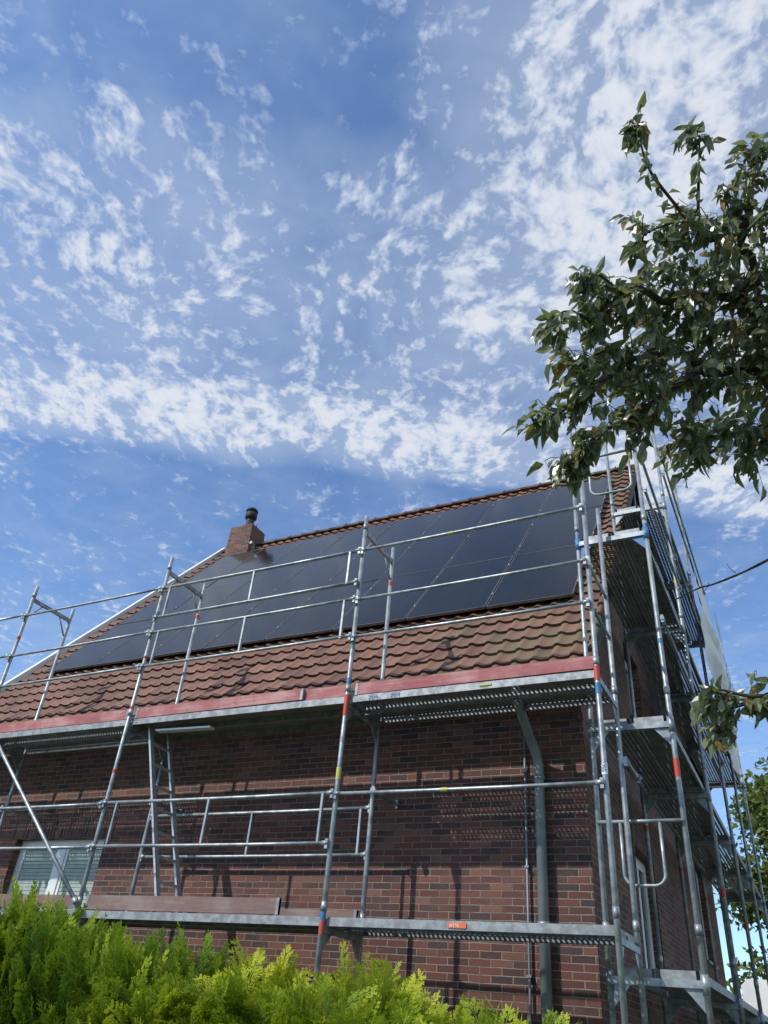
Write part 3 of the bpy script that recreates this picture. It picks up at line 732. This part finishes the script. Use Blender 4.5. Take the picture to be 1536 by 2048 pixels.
def wob(a,b,n,amp,sag=.08):
    pts=[]; off=Vector(rng.normal(0,1,3))*amp; o2=Vector(rng.normal(0,1,3))*amp*.5
    for i in range(n+1):
        f=i/n; pts.append(a.lerp(b,f)+off*math.sin(math.pi*f)+o2*math.sin(2*math.pi*f)+Vector((0,0,sag*(b-a).length*math.sin(math.pi*f))))
    return pts
def add_limb(a,b,r0,r1,n=7,amp=.05,sag=.08):
    pts=wob(a,b,n,amp,sag); tr_.pipe([p-TO for p in pts],[(r0+(r1-r0)*i/n)*(1+.12*math.sin(i*2.3)) for i in range(n+1)],7 if r0>.01 else 5); return pts
add_limb(Vector((1.15,4.3,GZ)),P['Cc'],.13,.09,8,.04); add_limb(P['Cc'],P['H1'],.075,.05,8,.06)
tips=[]
for k,v in N.items():
    if v[2]=='Cc': r0=.045
    else: r0=.006+.0055*weight(k)**.75
    r1=.004+.0045*(weight(k)-1)**.75 if weight(k)>1 else .003
    if k=='V': r1=.016
    pts=add_limb(P[v[2]],P[k],r0,r1,7,.05*(P[k]-P[v[2]]).length**.5)
    tips.append((k,pts))
ta=Vector((.75,4.15,1.9)); tb=Vector(sc_((.026,.976,.546),3.6)); tc_=Vector(sc_((-.045,.958,.512),3.6)); td=Vector(sc_((-.109,.944,.49),3.6))
add_limb(ta,tb,.012,.007,6,.01,.0); add_limb(tb,tc_,.007,.0045,5,.006,.0); add_limb(tc_,td,.0045,.002,5,.006,.0)
for f in(.3,.55,.8): 
    q=tb.lerp(td,f); add_limb(q,q+Vector((-.03,-.01,.05 if f!=.55 else -.05)),.002,.001,3,.004,0)
LP=[];LD=[];LS=[];LB=[]
wind=Vector((-.40,-.1,-.85))
for k,v in N.items():
    c=P[k]; r=v[1]; par=P[v[2]]
    ntw=int(7+200*r*r+33*r)
    for i in range(ntw):
        d=Vector(rng.normal(0,1,3)).normalized(); q=c+d*r*(random.random()**.33)*1.12
        st=c.lerp(par,random.random()*.6)+d*r*.25
        if (q-st).length>r*1.5: st=c.lerp(q,.3)
        pts=wob(st,q,4,.02,.25); tr_.pipe([p-TO for p in pts],[.0028,.0024,.002,.0016,.001],4,0,False)
        L_=(q-st).length; nl=max(3,int(L_/.025))
        tw_d=(q-st).normalized()
        for j in range(nl):
            f=.1+.9*(j+random.random()*.5)/nl; f=min(f,1); fi=f*4; i0=min(3,int(fi)); pp=pts[i0].lerp(pts[i0+1],fi-i0)
            dd_=tw_d*.3+wind*1.0+Vector(rng.normal(0,.34,3)); LP.append(pp); LD.append(dd_.normalized()); LS.append(random.uniform(.06,.105)); LB.append(.25 if k in 'VUW' else 0)
for (k,pts) in tips:
    if weight(k)<=3:
        for i in range(len(pts)-1):
            for j in range(4):
                pp=pts[i].lerp(pts[i+1],random.random()); LP.append(pp); LD.append((wind*.8+Vector(rng.normal(0,.5,3))).normalized()); LS.append(random.uniform(.055,.09)); LB.append(0)
nl=len(LP); V=[];Fc=[];T=[]
for i in range(nl):
    d=LD[i]; rv=Vector(rng.normal(0,1,3))
    if random.random()<.72: rv=rv*.55+Vector((-.35,-1.,.25))*1.2
    s=d.cross(rv).normalized(); nrm=s.cross(d); L=LS[i]; W=L*random.uniform(.19,.27); fold=random.uniform(.1,1.0)*W; curl=random.uniform(-.25,.65)*L; cup=random.uniform(-.4,.4)*L
    b=LP[i]+d*.012; base=len(V)
    def pt(f,sd,hh): 
        return b+d*L*f+s*sd+nrm*(hh-curl*f*f)+s*cup*f*f
    wv1=random.uniform(-.35,.35)*W
    vs=[pt(0,0,0),pt(.33,0,0),pt(.68,0,0),pt(1,0,0),pt(.28,W*.9,fold+wv1),pt(.62,W*.86,fold*.9-wv1),pt(.28,-W*.9,fold-wv1),pt(.62,-W*.86,fold*.9+wv1),pt(.86,W*.4,fold*.3),pt(.86,-W*.4,fold*.3)]
    V+=[tuple(p-TO) for p in vs]; tv=min(.90,max(0,random.gauss(.50,.27)+LB[i]))
    if random.random()<.045: tv=random.uniform(.95,1)
    T+=[tv]*10
    for f in((0,4,1,1),(1,4,5,2),(2,5,8,3),(0,1,6,6),(1,2,7,6),(2,3,9,7)):
        f=tuple(dict.fromkeys(f)); Fc.append([base+q for q in f])
me=bpy.data.meshes.new('crown'); me.from_pydata(V,[],Fc); me.materials.append(cherryleaf)
a=me.attributes.new('tint','FLOAT','POINT'); a.data.foreach_set('value',T); me.update()
mk('crown',me,tree); tr_.obj('trunk',[bark],tree)

# ------------------------------------------------------------------ far tree
def fartree(x,y,h,r,label,nl=9000,seed=3):
    g_=np.random.default_rng(seed); e=mk('garden_tree',None); e.location=(x,y,GZ); top(e,label,"tree")
    m=MB(); m.pipe([(0,0,0),(.1,0,h*.25),(0,.1,h*.5),(.1,0,h*.85)],[.22,.18,.12,.03],9)
    cs=[]; nc=46
    for i in range(nc):
        d=g_.normal(0,1,3); d/=np.linalg.norm(d); q=g_.uniform(.45,1)**.5; c=np.array([d[0]*r*.8*q,d[1]*r*.8*q,h*.53+d[2]*h*.4*q]); cs.append((c,g_.uniform(.6,1.0)*r*.33))
        m.pipe([(0,0,h*(.2+.4*i/nc)),tuple(c*.6+np.array([0,0,h*.2])),tuple(c)],[.06,.035,.01],5)
    m.obj('trunk',[bark],e)
    V=[];T=[]
    for i in range(nl):
        c,rr=cs[i%nc]; d=g_.normal(0,1,3); d/=np.linalg.norm(d); p=c+d*rr*g_.uniform(.4,1.15); a_=g_.normal(0,1,3);a_/=np.linalg.norm(a_); b_=np.cross(a_,g_.normal(0,1,3)); b_/=np.linalg.norm(b_); s=g_.uniform(.08,.15)
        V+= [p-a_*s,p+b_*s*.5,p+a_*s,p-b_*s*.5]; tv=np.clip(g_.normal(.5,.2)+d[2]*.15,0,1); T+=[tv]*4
    V=np.array(V); mk('crown',npmesh('crown',V,np.arange(len(V)).reshape(-1,4),farleaf,np.array(T)),e)
fartree(.9,27,10.3,4.0,"leafy yellow green garden tree behind the house",24000)

# ------------------------------------------------------------------ motorhome
vn=mk('camper_van',None); vn.location=(-1.85,21,GZ); top(vn,"white camper van with blue stripe parked behind house","van")
m=MB()
prof=[(0,.45),(0,3.05),(.15,3.18),(4.6,3.18),(5.2,2.7),(5.3,2.1),(6.0,1.35),(6.1,.45)]
vs=[(x,0.,z) for x,z in prof]+[(x,2.2,z) for x,z in prof]; n=len(prof)
m.add(vs,[tuple(range(n)),tuple(range(2*n-1,n-1,-1))]+[(i,i+n,(i+1)%n+n,(i+1)%n) for i in range(n)])
m.obj('body',[white],vn)
m=MB(); m.box((.0,-.006,1.0),(5.6,-.001,1.25)); m.obj('stripe',[pblu],vn)
for a,b in(((.25,-.012,1.7),(1.35,-.002,2.4)),((2.2,-.012,1.7),(3.3,-.002,2.4)),((4.5,-.012,1.5),(5.25,-.002,2.1))):
    m=MB(); m.box(a,b); m.obj('window',[winglass],vn)
for xx in(1.1,4.9):
    m=MB(); m.pipe([(xx,-.02,.34),(xx,.2,.34)],.34,20); m.pipe([(xx,-.03,.34),(xx,-.021,.34)],.2,16,1); m.obj('wheel',[dark,alu],vn)
